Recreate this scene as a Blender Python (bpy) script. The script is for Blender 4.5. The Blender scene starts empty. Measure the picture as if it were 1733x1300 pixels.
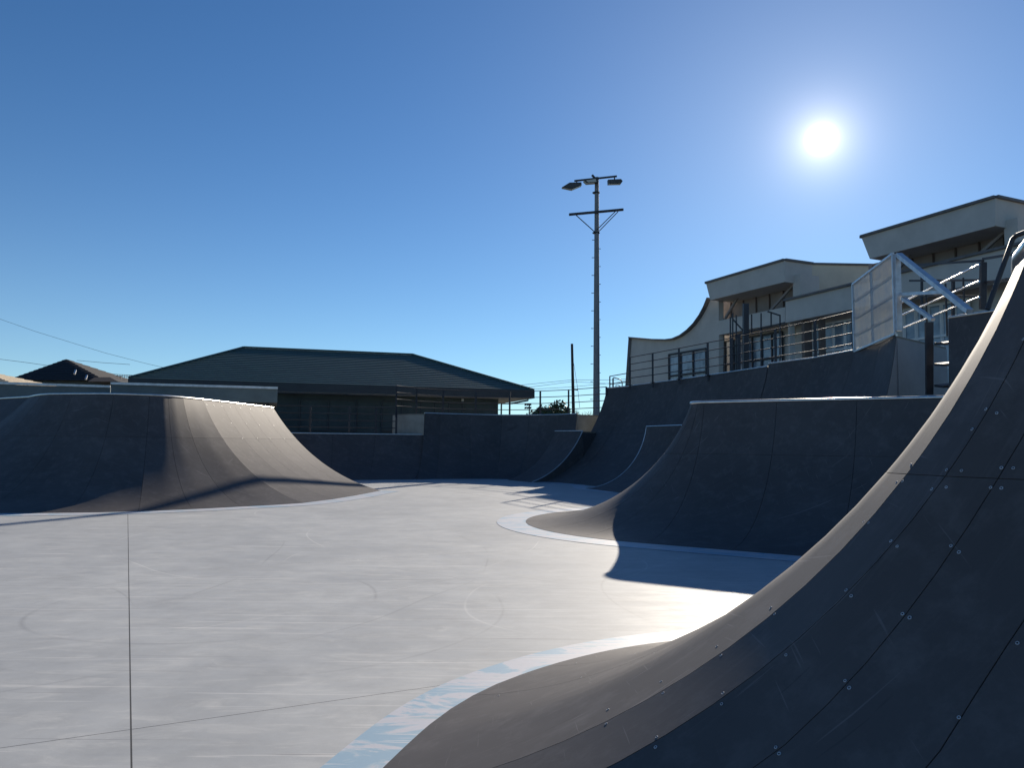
import bpy, math, random
from mathutils import Vector, Matrix
random.seed(7)
SC = bpy.context.scene
COL = SC.collection
R = math.radians
# ------------------------------------------------------------------ camera
FPX, PW, PH, CAMH = 1300.0, 1733.0, 1300.0, 1.5
PITCH, ROLL = math.atan(100 / FPX), R(0.5)
fwd = Vector((0, math.cos(PITCH), math.sin(PITCH)))
up0 = Vector((0, -math.sin(PITCH), math.cos(PITCH)))
rt0 = Vector((1, 0, 0))
rt = rt0 * math.cos(ROLL) + up0 * math.sin(ROLL)
up = up0 * math.cos(ROLL) - rt0 * math.sin(ROLL)
cam = bpy.data.cameras.new('camera'); camo = bpy.data.objects.new('camera', cam); COL.objects.link(camo)
m = Matrix.Identity(4)
for i in range(3):
    m[i][0], m[i][1], m[i][2] = rt[i], up[i], -fwd[i]
m[0][3], m[1][3], m[2][3] = 0, 0, CAMH
camo.matrix_world = m
cam.sensor_fit = 'HORIZONTAL'; cam.sensor_width = 36; cam.lens = FPX * 36 / PW
cam.clip_start = 0.05; cam.clip_end = 3000
SC.camera = camo
# ------------------------------------------------------------------ sky, sun, exposure
SUN = Vector((0.3557, 0.8648, 0.3544)).normalized()
SUN_EL, SUN_AZ = math.asin(SUN.z), math.atan2(SUN.x, SUN.y)
SC.view_settings.view_transform = 'Standard'; SC.view_settings.look = 'None'
SC.view_settings.exposure = 0.75; SC.view_settings.gamma = 1
W = bpy.data.worlds.new('World'); SC.world = W; W.use_nodes = True
nt = W.node_tree; nt.nodes.clear()
def N(tree, kind, **kw):
    n = tree.nodes.new(kind)
    for k, v in kw.items(): setattr(n, k, v)
    return n
out = N(nt, 'ShaderNodeOutputWorld'); bg = N(nt, 'ShaderNodeBackground')
sky = N(nt, 'ShaderNodeTexSky', sky_type='NISHITA', sun_disc=False)
sky.sun_elevation = SUN_EL; sky.sun_rotation = SUN_AZ
sky.air_density = 1.0; sky.dust_density = 0.05; sky.ozone_density = 6.0; sky.altitude = 50
bg.inputs['Strength'].default_value = 1.0
def vmath(tree, op, a, b=None):
    n = N(tree, 'ShaderNodeVectorMath', operation=op)
    for i, v in enumerate((a, b)):
        if v is None: continue
        if hasattr(v, 'links'): tree.links.new(v, n.inputs[i])
        else: n.inputs[i].default_value = v
    return n
def mth(tree, op, a, b=None, c=None, clamp=False):
    n = N(tree, 'ShaderNodeMath', operation=op); n.use_clamp = clamp
    for i, v in enumerate((a, b, c)):
        if v is None: continue
        if hasattr(v, 'links'): tree.links.new(v, n.inputs[i])
        else: n.inputs[i].default_value = v
    return n.outputs[0]
tc = N(nt, 'ShaderNodeTexCoord')
SKYK = 0.05
scl = vmath(nt, 'SCALE', sky.outputs[0]); scl.inputs['Scale'].default_value = SKYK
tint = vmath(nt, 'MULTIPLY', scl.outputs[0], (0.66, 0.99, 1.16))
nrm = vmath(nt, 'NORMALIZE', tc.outputs['Generated'])
dot = vmath(nt, 'DOT_PRODUCT', nrm.outputs[0], tuple(SUN))
ang = mth(nt, 'ARCCOSINE', mth(nt, 'MINIMUM', dot.outputs['Value'], 0.999999))
def halo(amp, width, power, col):
    e = mth(nt, 'POWER', mth(nt, 'DIVIDE', ang, width), power)
    g = mth(nt, 'MULTIPLY', mth(nt, 'EXPONENT', mth(nt, 'MULTIPLY', e, -1.0)), amp)
    v = vmath(nt, 'SCALE', col); v.inputs['Scale'].default_value = 1
    nt.links.new(g, v.inputs['Scale']); return v.outputs[0]
acc = tint.outputs[0]
sepd = N(nt, 'ShaderNodeSeparateXYZ'); nt.links.new(nrm.outputs[0], sepd.inputs[0])
hz = mth(nt, 'EXPONENT', mth(nt, 'DIVIDE', mth(nt, 'MAXIMUM', sepd.outputs[2], 0.0), -0.13))
hv = vmath(nt, 'SCALE', (.19, .21, .17)); nt.links.new(hz, hv.inputs['Scale'])
acc = vmath(nt, 'ADD', acc, hv.outputs[0]).outputs[0]
for a in ((8, .0085, 2, (1, .97, .92)), (.8, .022, 1, (1, .92, .8)), (.15, .22, 1.1, (1, .94, .86)), ):
    acc = vmath(nt, 'ADD', acc, halo(*a)).outputs[0]
nt.links.new(acc, bg.inputs['Color']); nt.links.new(bg.outputs[0], out.inputs['Surface'])
sun = bpy.data.lights.new('sun', 'SUN'); sun.energy = 5.0; sun.angle = R(0.53); sun.color = (1, .89, .74)
suno = bpy.data.objects.new('sun', sun); COL.objects.link(suno)
suno.rotation_mode = 'QUATERNION'; suno.rotation_quaternion = (-SUN).to_track_quat('-Z', 'Y')
# ------------------------------------------------------------------ world points from image pixels
def ray(x, y):
    return (rt * (x - PW / 2) - up * (y - PH / 2) + fwd * FPX).normalized()
O = Vector((0, 0, CAMH))
def atz(x, y, h):
    d = ray(x, y); return O + d * ((h - CAMH) / d.z)
def aty(x, y, Y):
    d = ray(x, y); return O + d * (Y / d.y)
def atplane(x, y, p, n):
    d = ray(x, y); return O + d * ((p - O).dot(n) / d.dot(n))
# ------------------------------------------------------------------ object helpers
def tag(o, label=None, cat=None, group=None, kind=None):
    if label: o['label'] = label
    if cat: o['category'] = cat
    if group: o['group'] = group
    if kind: o['kind'] = kind
    return o
def empty(name, loc, label, cat, group=None, parent=None):
    o = bpy.data.objects.new(name, None); COL.objects.link(o); o.location = loc; o.empty_display_size = .2
    return tag(o, label, cat, group)
class MB:
    def __init__(s): s.v = []; s.f = []; s.smooth = False
    def add(s, vs, fs):
        b = len(s.v); s.v += [tuple(v) for v in vs]; s.f += [tuple(b + i for i in f) for f in fs]; return s
    def box(s, a, b):
        x0, y0, z0 = a; x1, y1, z1 = b
        return s.add([(x0,y0,z0),(x1,y0,z0),(x1,y1,z0),(x0,y1,z0),(x0,y0,z1),(x1,y0,z1),(x1,y1,z1),(x0,y1,z1)],
                     [(0,3,2,1),(4,5,6,7),(0,1,5,4),(1,2,6,5),(2,3,7,6),(3,0,4,7)])
    def obox(s, c, ax, ay, az):
        c, ax, ay, az = map(Vector, (c, ax, ay, az))
        vs = [c + ax*i + ay*j + az*k for k in (-1,1) for j in (-1,1) for i in (-1,1)]
        return s.add(vs, [(0,2,3,1),(4,5,7,6),(0,1,5,4),(1,3,7,5),(3,2,6,7),(2,0,4,6)])
    def bar(s, p, q, w, h=None, upv=(0,0,1)):
        p, q = Vector(p), Vector(q); d = q - p
        if d.length < 1e-6: return s
        u = Vector(upv)
        if abs(d.normalized().dot(u)) > .98: u = Vector((0,1,0)) if abs(d.normalized().y) < .9 else Vector((1,0,0))
        x = d.cross(u).normalized(); z = x.cross(d).normalized()
        return s.obox((p+q)/2, x*w/2, d/2, z*(h or w)/2)
    def tube(s, pts, r, n=8, r2=None, cap=True):
        pts = [Vector(p) for p in pts]; b = len(s.v); k = len(pts)
        x = None
        for i, p in enumerate(pts):
            d = (pts[min(i+1,k-1)] - pts[max(i-1,0)]).normalized()
            if x is None:
                x = d.orthogonal().normalized()
            else:
                x = (x - d*x.dot(d)).normalized()
            y = d.cross(x); rr = r if r2 is None else r + (r2-r)*i/(k-1)
            for j in range(n):
                a = 2*math.pi*j/n; s.v.append(tuple(p + (x*math.cos(a)+y*math.sin(a))*rr))
        for i in range(k-1):
            for j in range(n):
                s.f.append((b+i*n+j, b+i*n+(j+1)%n, b+(i+1)*n+(j+1)%n, b+(i+1)*n+j))
        if cap:
            s.f.append(tuple(b+j for j in reversed(range(n)))); s.f.append(tuple(b+(k-1)*n+j for j in range(n)))
        return s
    def prism(s, poly, off):
        off = Vector(off); n = len(poly); P = [Vector(p) for p in poly]
        return s.add(P + [p+off for p in P], [tuple(range(n)), tuple(range(2*n-1, n-1, -1))] + [(i, (i+1)%n, (i+1)%n+n, i+n) for i in range(n)])
    def build(s, name, mat, parent=None, smooth=False, base=None):
        me = bpy.data.meshes.new(name); 
        o = bpy.data.objects.new(name, me); COL.objects.link(o)
        org = Vector((0,0,0))
        if parent is not None:
            o.parent = parent; org = parent_org(parent)
        elif base is not None:
            org = Vector(base); o.location = org
        me.from_pydata([tuple(Vector(v)-org) for v in s.v], [], s.f); me.validate(); me.update()
        import bmesh
        bm = bmesh.new(); bm.from_mesh(me); bmesh.ops.recalc_face_normals(bm, faces=bm.faces); bm.to_mesh(me); bm.free()
        if smooth:
            for p in me.polygons: p.use_smooth = True
            try: me.set_sharp_from_angle(angle=R(35))
            except Exception: pass
        me.materials.append(mat)
        return o
def parent_org(p):
    v = Vector((0,0,0))
    while p is not None: v += p.location; p = p.parent
    return v
# ------------------------------------------------------------------ materials (albedos, no light painted in)
def mat(name):
    m = bpy.data.materials.new(name); m.use_nodes = True; t = m.node_tree
    return m, t, t.nodes['Principled BSDF']
def noise(t, vec, scale, detail=4, rough=.6, dist=0):
    n = N(t, 'ShaderNodeTexNoise'); n.inputs['Scale'].default_value = scale; n.inputs['Detail'].default_value = detail
    n.inputs['Roughness'].default_value = rough; n.inputs['Distortion'].default_value = dist
    if vec is not None: t.links.new(vec, n.inputs['Vector'])
    return n.outputs['Fac']
def ramp(t, fac, stops):
    n = N(t, 'ShaderNodeValToRGB'); t.links.new(fac, n.inputs[0]); e = n.color_ramp.elements
    while len(e) < len(stops): e.new(.5)
    for i, (p, c) in enumerate(stops):
        e[i].position = p; e[i].color = (*c, 1) if not isinstance(c, (int, float)) else (c, c, c, 1)
    return n.outputs[0]
def mixc(t, fac, a, b, mode='MIX'):
    n = N(t, 'ShaderNodeMix', data_type='RGBA', blend_type=mode)
    for i, v in ((0, fac), (6, a), (7, b)):
        if hasattr(v, 'links'): t.links.new(v, n.inputs[i])
        else: n.inputs[i].default_value = v if i == 0 else (*v, 1)
    return n.outputs[2]
def mapping(t, rot=0, scale=(1,1,1), src='Object', loc=(0,0,0)):
    c = N(t, 'ShaderNodeTexCoord'); mp = N(t, 'ShaderNodeMapping'); mp.inputs['Rotation'].default_value = (0,0,rot)
    mp.inputs['Scale'].default_value = scale; mp.inputs['Location'].default_value = loc
    if src == 'World':
        g = N(t, 'ShaderNodeNewGeometry'); t.links.new(g.outputs['Position'], mp.inputs[0])
    else: t.links.new(c.outputs[src], mp.inputs[0])
    return mp.outputs[0]
def bump(t, b, h, strength=.3, dist=.01):
    n = N(t, 'ShaderNodeBump'); n.inputs['Strength'].default_value = strength; n.inputs['Distance'].default_value = dist
    t.links.new(h, n.inputs['Height']); t.links.new(n.outputs[0], b.inputs['Normal'])
def simple(name, c, rough=.6, metal=0, var=.25, scale=3, spec=.5, bmp=0):
    m, t, b = mat(name)
    v = mapping(t, src='World')
    f = noise(t, v, scale, 6, .65)
    lo = tuple(x*(1-var) for x in c); hi = tuple(min(1, x*(1+var)) for x in c)
    t.links.new(ramp(t, f, [(.3, lo), (.7, hi)]), b.inputs['Base Color'])
    b.inputs['Roughness'].default_value = rough; b.inputs['Metallic'].default_value = metal
    b.inputs['Specular IOR Level'].default_value = spec
    if bmp: bump(t, b, noise(t, v, scale*15, 3), bmp, .005)
    return m
def ramp_material(name, c=(.096,.091,.093)):
    m, t, b = mat(name)
    v = mapping(t, src='World')
    big = noise(t, v, .9, 5, .6); fine = noise(t, v, 60, 3, .7)
    st = noise(t, mapping(t, R(20), (1.2, 14, 1.2), 'World'), 1.6, 6, .7)
    k = lambda s: tuple(x*s for x in c)
    col = ramp(t, big, [(.3, k(.8)), (.55, k(1.0)), (.75, k(1.22))])
    col = mixc(t, mth(t, 'MULTIPLY', ramp(t, st, [(.55, 0.), (.72, 1.)]), .28), col, k(1.7))
    col = mixc(t, mth(t, 'MULTIPLY', fine, .35), col, k(.7))
    info = N(t, 'ShaderNodeObjectInfo')
    col = mixc(t, mth(t, 'MULTIPLY', info.outputs['Random'], .3), col, k(.75))
    sc1 = noise(t, mapping(t, R(64), (30, .8, 2), 'World'), 2.2, 2, .5)
    col = mixc(t, mth(t, 'MULTIPLY', ramp(t, sc1, [(.70, 0.), (.74, 1.)]), .35), col, k(2.2))
    for rot, c_, thr in ((-25, 2.6, .69), (88, 2.2, .70), (40, .35, .69)):
        q = noise(t, mapping(t, R(rot), (.7, 22, .7), 'World', (rot*.2, 0, rot*.1)), 1.1, 3, .6, .6)
        col = mixc(t, mth(t, 'MULTIPLY', ramp(t, q, [(thr, 0.), (thr+.02, 1.)]), .3), col, k(c_))
    dust = noise(t, v, 4.5, 7, .7)
    col = mixc(t, mth(t, 'MULTIPLY', ramp(t, dust, [(.5, 0.), (.72, 1.)]), .35), col, k(1.8))
    t.links.new(col, b.inputs['Base Color'])
    b.inputs['Roughness'].default_value = .6
    b.inputs['Specular IOR Level'].default_value = .1
    bump(t, b, fine, .12, .002)
    return m
M = {}
M['ramp'] = ramp_material('skate_sheet')
M['under'] = simple('ramp_gap', (.012,.012,.012), .9)
M['coping'] = simple('coping_steel', (.62,.61,.58), .28, 1, .15, 8)
M['screw'] = simple('screw_zinc', (.45,.45,.46), .5, .6, .2, 40)
M['screw_hole'] = simple('screw_hole', (.02,.02,.02), .7)
M['ply'] = simple('side_board', (.27,.265,.24), .75, 0, .22, 1.6, .3)
M['greyply'] = simple('painted_side_board', (.25,.255,.27), .6, 0, .14, 1.2, .3)
M['dark_steel'] = simple('dark_painted_steel', (.03,.032,.04), .6, 0, .2, 4)
M['galv'] = simple('galvanised_steel', (.5,.52,.55), .42, .6, .2, 6)
M['bright_steel'] = simple('stair_rail_steel', (.7,.7,.7), .22, 1, .1, 6)
M['deck'] = simple('deck_board', (.2,.18,.15), .8, 0, .3, 2)
M['stucco'] = simple('cream_stucco', (.52,.49,.45), .85, 0, .1, .7, .2, .2)
M['stucco_y'] = simple('yellow_cream_stucco', (.62,.54,.42), .85, 0, .1, .7, .2, .2)
M['trim'] = simple('parapet_flashing', (.13,.12,.12), .5)
M['taupe'] = simple('taupe_recess_panel', (.28,.24,.22), .75, 0, .12, 1.2)
M['brown'] = simple('brown_column_paint', (.10,.07,.06), .55)
M['white'] = simple('white_frame_paint', (.7,.7,.7), .5, 0, .08)
M['dark_wall'] = simple('dark_green_wall', (.045,.06,.06), .7, 0, .25, 1.4)
M['fascia'] = simple('dark_fascia', (.03,.034,.04), .55, 0, .2, 2)
M['canopy'] = simple('canopy_fascia', (.09,.125,.14), .5, 0, .2, 1.2)
M['soffit'] = simple('pale_soffit', (.55,.55,.52), .8, 0, .1)
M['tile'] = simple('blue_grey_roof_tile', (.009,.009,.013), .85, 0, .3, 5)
M['lamp'] = simple('floodlight_casing', (.06,.055,.05), .4, .2, .2)
M['lampglass'] = simple('floodlight_glass', (.5,.48,.42), .25)
M['pole'] = simple('concrete_pole', (.22,.22,.23), .75, 0, .15, 3)
M['wood'] = simple('old_pole_wood', (.05,.04,.035), .8)
M['bark'] = simple('bark', (.07,.055,.045), .9)
M['wire'] = simple('overhead_cable', (.03,.03,.035), .6)
M['cream_roof'] = simple('cream_roof_sheet', (.36,.30,.22), .7)
def glass():
    m, t, b = mat('window_glass'); v = mapping(t, src='World')
    t.links.new(ramp(t, noise(t, v, .7, 3), [(.35, (.10,.14,.19)), (.65, (.34,.41,.48))]), b.inputs['Base Color'])
    b.inputs['Roughness'].default_value = .08; b.inputs['Specular IOR Level'].default_value = .8; return m
M['glass'] = glass()
def leaf():
    m, t, b = mat('leaf'); v = mapping(t, src='World')
    t.links.new(ramp(t, noise(t, v, 1.3, 3), [(.3, (.02,.035,.014)), (.7, (.06,.085,.03))]), b.inputs['Base Color'])
    b.inputs['Roughness'].default_value = .6; return m
M['leaf'] = leaf()
def green_roof():
    m, t, b = mat('green_roof_sheet'); v = mapping(t, src='World')
    t.links.new(ramp(t, noise(t, v, 1.5, 6, .7), [(.3, (.016,.048,.048)), (.7, (.03,.078,.07))]), b.inputs['Base Color'])
    b.inputs['Roughness'].default_value = .5; return m
M['roof'] = green_roof()
def mesh_screen():
    m, t, b = mat('screen_sheet'); t.nodes.remove(b)
    o = t.nodes['Material Output']; v = mapping(t, src='World')
    d = N(t, 'ShaderNodeBsdfDiffuse'); tr = N(t, 'ShaderNodeBsdfTranslucent'); tp = N(t, 'ShaderNodeBsdfTransparent')
    f = noise(t, v, 3, 5, .7)
    c = ramp(t, f, [(.35, (.40,.46,.52)), (.7, (.58,.58,.54))])
    t.links.new(c, d.inputs[0]); t.links.new(c, tr.inputs[0])
    a = N(t, 'ShaderNodeMixShader'); a.inputs[0].default_value = .28
    t.links.new(d.outputs[0], a.inputs[1]); t.links.new(tr.outputs[0], a.inputs[2])
    e = N(t, 'ShaderNodeMixShader'); e.inputs[0].default_value = .55
    t.links.new(a.outputs[0], e.inputs[1]); t.links.new(tp.outputs[0], e.inputs[2]); t.links.new(e.outputs[0], o.inputs[0])
    return m
M['screen'] = mesh_screen()
def floor_mat():
    m, t, b = mat('worn_concrete')
    v = mapping(t, src='World')
    cloud = noise(t, v, .42, 5, .6, .6); mott = noise(t, v, 2.4, 8, .72); grain = noise(t, v, 120, 2, .6)
    st = noise(t, mapping(t, R(-6), (1.4, 4.2, 1), 'World'), 1.2, 9, .72, 1.2)
    col = ramp(t, cloud, [(.3, (.31,.328,.345)), (.5, (.372,.39,.405)), (.7, (.43,.447,.455))])
    col = mixc(t, mth(t, 'MULTIPLY', ramp(t, mott, [(.36, 1.), (.6, 0.)]), .36), col, (.24,.25,.26))
    col = mixc(t, mth(t, 'MULTIPLY', ramp(t, st, [(.53, 0.), (.7, 1.)]), .38), col, (.55,.56,.56))
    col = mixc(t, mth(t, 'MULTIPLY', ramp(t, st, [(.3, 1.), (.42, 0.)]), .3), col, (.25,.26,.27))
    # wheel and grind scratches in several directions
    for rot, sx, sy, thr, c, k, sc in ((50, .45, 26, .70, (.62,.62,.61), .55, 1.0), (74, .4, 24, .71, (.6,.6,.59), .5, 1.1), (-38, .4, 28, .705, (.17,.17,.18), .42, 1.0), (98, .4, 24, .70, (.62,.62,.61), .4, 1.0), (130, .45, 30, .705, (.17,.17,.18), .42, .9), (52, .3, 26, .70, (.63,.63,.62), .5, .8)):
        s = noise(t, mapping(t, R(rot), (sx, sy, 1), 'World', (rot*.37, rot*.11, 0)), sc, 2, .5, .5)
        col = mixc(t, mth(t, 'MULTIPLY', ramp(t, s, [(thr-.012, 0.), (thr+.012, 1.)]), k), col, c)
    sep = N(t, 'ShaderNodeSeparateXYZ'); g = N(t, 'ShaderNodeNewGeometry'); t.links.new(g.outputs['Position'], sep.inputs[0])
    X, Y = sep.outputs[0], sep.outputs[1]
    wx = mth(t, 'MULTIPLY', mth(t, 'SUBTRACT', noise(t, v, .25, 1), .5), .9)
    D_, L_ = (.13,.135,.15), (.66,.66,.64)
    for k_, (cx, cy, r, w, k, c) in enumerate(((-2.7, 7.3, 1.45, .03, .5, D_), (-2.2, 7.1, 2.2, .022, .4, D_), (-4.5, 3.4, 7.0, .018, .4, D_), (-1.6, 12.5, 4.4, .014, .7, L_), (-6.5, 9.8, 6.2, .02, .4, D_), (1.1, 7.4, 1.6, .018, .6, L_), (-9, 13.5, 9.6, .014, .6, L_), (4.6, 7.7, 3.6, .022, .45, D_), (-2.2, 17, 3.2, .016, .7, L_), (-.6, 10.2, 2.3, .014, .6, L_), (-5.8, 6.0, 2.6, .02, .4, D_), (3, 14, 6.4, .016, .6, L_), (-12, 9, 9, .02, .45, D_))):
        d = mth(t, 'SQRT', mth(t, 'ADD', mth(t, 'POWER', mth(t, 'SUBTRACT', X, cx), 2), mth(t, 'POWER', mth(t, 'SUBTRACT', Y, cy), 2)))
        a = mth(t, 'ABSOLUTE', mth(t, 'SUBTRACT', mth(t, 'ADD', d, wx), r))
        f = mth(t, 'SUBTRACT', 1, mth(t, 'DIVIDE', a, w), clamp=True)
        pm = ramp(t, noise(t, mapping(t, 0, (1,1,1), 'World', (k_*3.1, k_*1.7, 0)), .5, 3), [(.45, 0.), (.58, 1.)])
        col = mixc(t, mth(t, 'MULTIPLY', mth(t, 'MULTIPLY', f, pm), k*.62), col, c)
    # sawn joints of the slab
    dx, dy = .447, -.895
    jd = None
    for (px, py), (nx, ny), w in (((-1.96, 4.11), (.895, .447), .0042), ((-1.96, 4.11), (.447, -.895), .003), ((-1.96+9*.895, 4.11+9*.447), (.895, .447), .006), ((-1.96-5.2*.447, 4.11+5.2*.895), (.447, -.895), .002)):
        e = mth(t, 'ABSOLUTE', mth(t, 'ADD', mth(t, 'MULTIPLY', mth(t, 'SUBTRACT', X, px), nx), mth(t, 'MULTIPLY', mth(t, 'SUBTRACT', Y, py), ny)))
        f = mth(t, 'LESS_THAN', e, w); jd = f if jd is None else mth(t, 'MAXIMUM', jd, f)
    col = mixc(t, jd, col, (.03,.03,.03))
    col = mixc(t, mth(t, 'MULTIPLY', grain, .16), col, (.3,.3,.3))
    t.links.new(col, b.inputs['Base Color'])
    t.links.new(ramp(t, st, [(.3, .54), (.7, .74)]), b.inputs['Roughness'])
    b.inputs['Specular IOR Level'].default_value = .2
    h = mth(t, 'ADD', mth(t, 'MULTIPLY', st, .6), mth(t, 'MULTIPLY', grain, .25))
    bump(t, b, h, .35, .004)
    return m
M['floor'] = floor_mat()
def band_mat():
    m, t, b = mat('worn_blue_paint'); v = mapping(t, src='World')
    f = noise(t, mapping(t, R(35), (1.0, 2.6, 1), 'World', (3.3, 1.2, 0)), 1.5, 9, .62, .8); g = noise(t, v, 30, 5, .7)
    p = ramp(t, f, [(.42, (.24,.37,.48)), (.455, (.31,.42,.50)), (.475, (.46,.47,.52)), (.57, (.45,.46,.50)), (.61, (.30,.40,.46))])
    sc = noise(t, mapping(t, R(70), (1.2, 26, 1), 'World'), 1.4, 3, .6, .3)
    p = mixc(t, mth(t, 'MULTIPLY', ramp(t, sc, [(.6, 0.), (.64, 1.)]), .6), p, (.56,.56,.57))
    p = mixc(t, mth(t, 'MULTIPLY', g, .25), p, (.25,.27,.3))
    t.links.new(p, b.inputs['Base Color']); b.inputs['Roughness'].default_value = .55; b.inputs['Specular IOR Level'].default_value = .35
    bump(t, b, g, .2, .003)
    return m
M['band'] = band_mat()
M['ground'] = simple('outside_ground', (.12,.115,.1), .95, 0, .3, .4, .2, .3)

# ------------------------------------------------------------------ setting: ground, slab
g = MB(); g.add([(-900,-300,-.06),(900,-300,-.06),(900,1500,-.06),(-900,1500,-.06)], [(0,1,2,3)])
tag(g.build('ground', M['ground']), kind='structure')
g = MB(); g.add([(-24,-10,0),(16,-10,0),(16,42,0),(-24,42,0)], [(0,1,2,3)])
tag(g.build('concrete_floor', M['floor']), kind='structure')

# ------------------------------------------------------------------ ramps
TOE = [0]
def prof(B, T, h, n=24):
    l = math.hypot(T[0]-B[0], T[1]-B[1]); th = 2*math.atan2(h, l); dx, dy = (T[0]-B[0])/l, (T[1]-B[1])/l
    if TOE[0]:
        a0 = R(TOE[0]); c = math.atan2(h, l); a1 = 2*c-a0; Rr = math.hypot(h, l)/(2*math.sin((a1-a0)/2))
        if a1 < R(82):
            return [Vector((B[0]+dx*x, B[1]+dy*x, z)) for x, z in ((Rr*(math.sin(a)-math.sin(a0)), Rr*(math.cos(a0)-math.cos(a))) for a in (a0+(a1-a0)*i/n for i in range(n+1)))]
    lim = R(80)
    if th <= lim: Rr = h/(1-math.cos(th)); e = 0
    else:
        th = lim; a, b, c, d = math.sin(th), math.cos(th), 1-math.cos(th), math.sin(th)
        det = a*d-b*c; Rr = (l*d-b*h)/det; e = (a*h-c*l)/det
        if Rr < .3: Rr = l*.95/math.sin(th)
    tot = Rr*th+max(e, 0); o = []
    for i in range(n+1):
        s = tot*i/n
        if s <= Rr*th: a = s/Rr; x = Rr*math.sin(a); z = Rr*(1-math.cos(a))
        else: q = s-Rr*th; x = Rr*math.sin(th)+q*math.cos(th); z = Rr*(1-math.cos(th))+q*math.sin(th)
        o.append(Vector((B[0]+dx*x, B[1]+dy*x, z)))
    return o
class Loft:
    def __init__(s, ctl, n=24):
        s.ctl = ctl; s.n = n; s.rows = [prof(b, t, h, n) for b, t, h in ctl]; s.m = len(ctl)-1; s.cut = None
    def at(s, a, u):
        a = min(max(a, 0), s.m-1e-6); i = int(a); f = a-i
        v = min(max(u, 0), 1)*s.n; j = min(int(v), s.n-1); g = v-j
        p = (s.rows[i][j]*(1-f)+s.rows[i+1][j]*f)*(1-g)+(s.rows[i][j+1]*(1-f)+s.rows[i+1][j+1]*f)*g
        if s.cut:
            uc, zc = s.cut(a); w = min(max((u-uc)/(.55-uc), 0), 1)
            p = Vector((p.x, p.y, max(p.z - zc*(1-w)**2, 0)))
        return p
    def normal(s, a, u):
        e = .004; eu = .01
        p = s.at(a+e, u)-s.at(a-e, u); q = s.at(a, min(u+eu, 1))-s.at(a, max(u-eu, 0))
        n = p.cross(q)
        if n.length < 1e-9: return Vector((0,0,1))
        n.normalize()
        return n if n.z > 0 or (abs(n.z) < 1e-3) else -n
def cval(c, u):
    if not isinstance(c, (list, tuple)): return c
    if u <= c[0][0]: return c[0][1]
    for (u0, v0), (u1, v1) in zip(c, c[1:]):
        if u <= u1: return v0+(v1-v0)*(u-u0)/(u1-u0)
    return c[-1][1]
def sheet(L, sa, sb, ua, ub, off, gap, na, nu, rim=.009):
    P = []; eps = 2e-3
    for i in range(na+1):
        row = []
        for j in range(nu+1):
            f = i/na
            u = None
            u0 = ua; u1 = ub
            sm = cval(sa, .5)*(1-f)+cval(sb, .5)*f
            if callable(ua): u0 = ua(sm)
            u = u0+(u1-u0)*j/nu
            a = cval(sa, u)*(1-f)+cval(sb, u)*f
            an = min(max(a, cval(sa, u)+eps), cval(sb, u)-eps)
            row.append((L.at(a, u), L.normal(an, u)))
        P.append(row)
    Q = [[p for p, n in r] for r in P]
    def mv(i, j, i2, j2, g):
        d = Q[i2][j2]-Q[i][j]
        if d.length > g*1.5: P[i][j] = (P[i][j][0]+d.normalized()*g, P[i][j][1])
    for j in range(nu+1): mv(0, j, 1, j, gap); mv(na, j, na-1, j, gap)
    for i in range(na+1):
        mv(i, 0, i, 1, gap*.5); mv(i, nu, i, nu-1, gap if ub < 1 else 0)
    b = MB(); w = nu+1
    b.v = [tuple(p+n*off) for r in P for p, n in r]
    b.f = [(i*w+j, (i+1)*w+j, (i+1)*w+j+1, i*w+j+1) for i in range(na) for j in range(nu)]
    k = len(b.v); b.v += [tuple(p+n*(off-rim)) for r in P for p, n in r]
    ed = [(i*w, (i+1)*w) for i in range(na)]+[(i*w+nu, (i+1)*w+nu) for i in range(na)]+[(j, j+1) for j in range(nu)]+[(na*w+j, na*w+j+1) for j in range(nu)]
    b.f += [(p, q, q+k, p+k) for p, q in ed]
    return b
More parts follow.
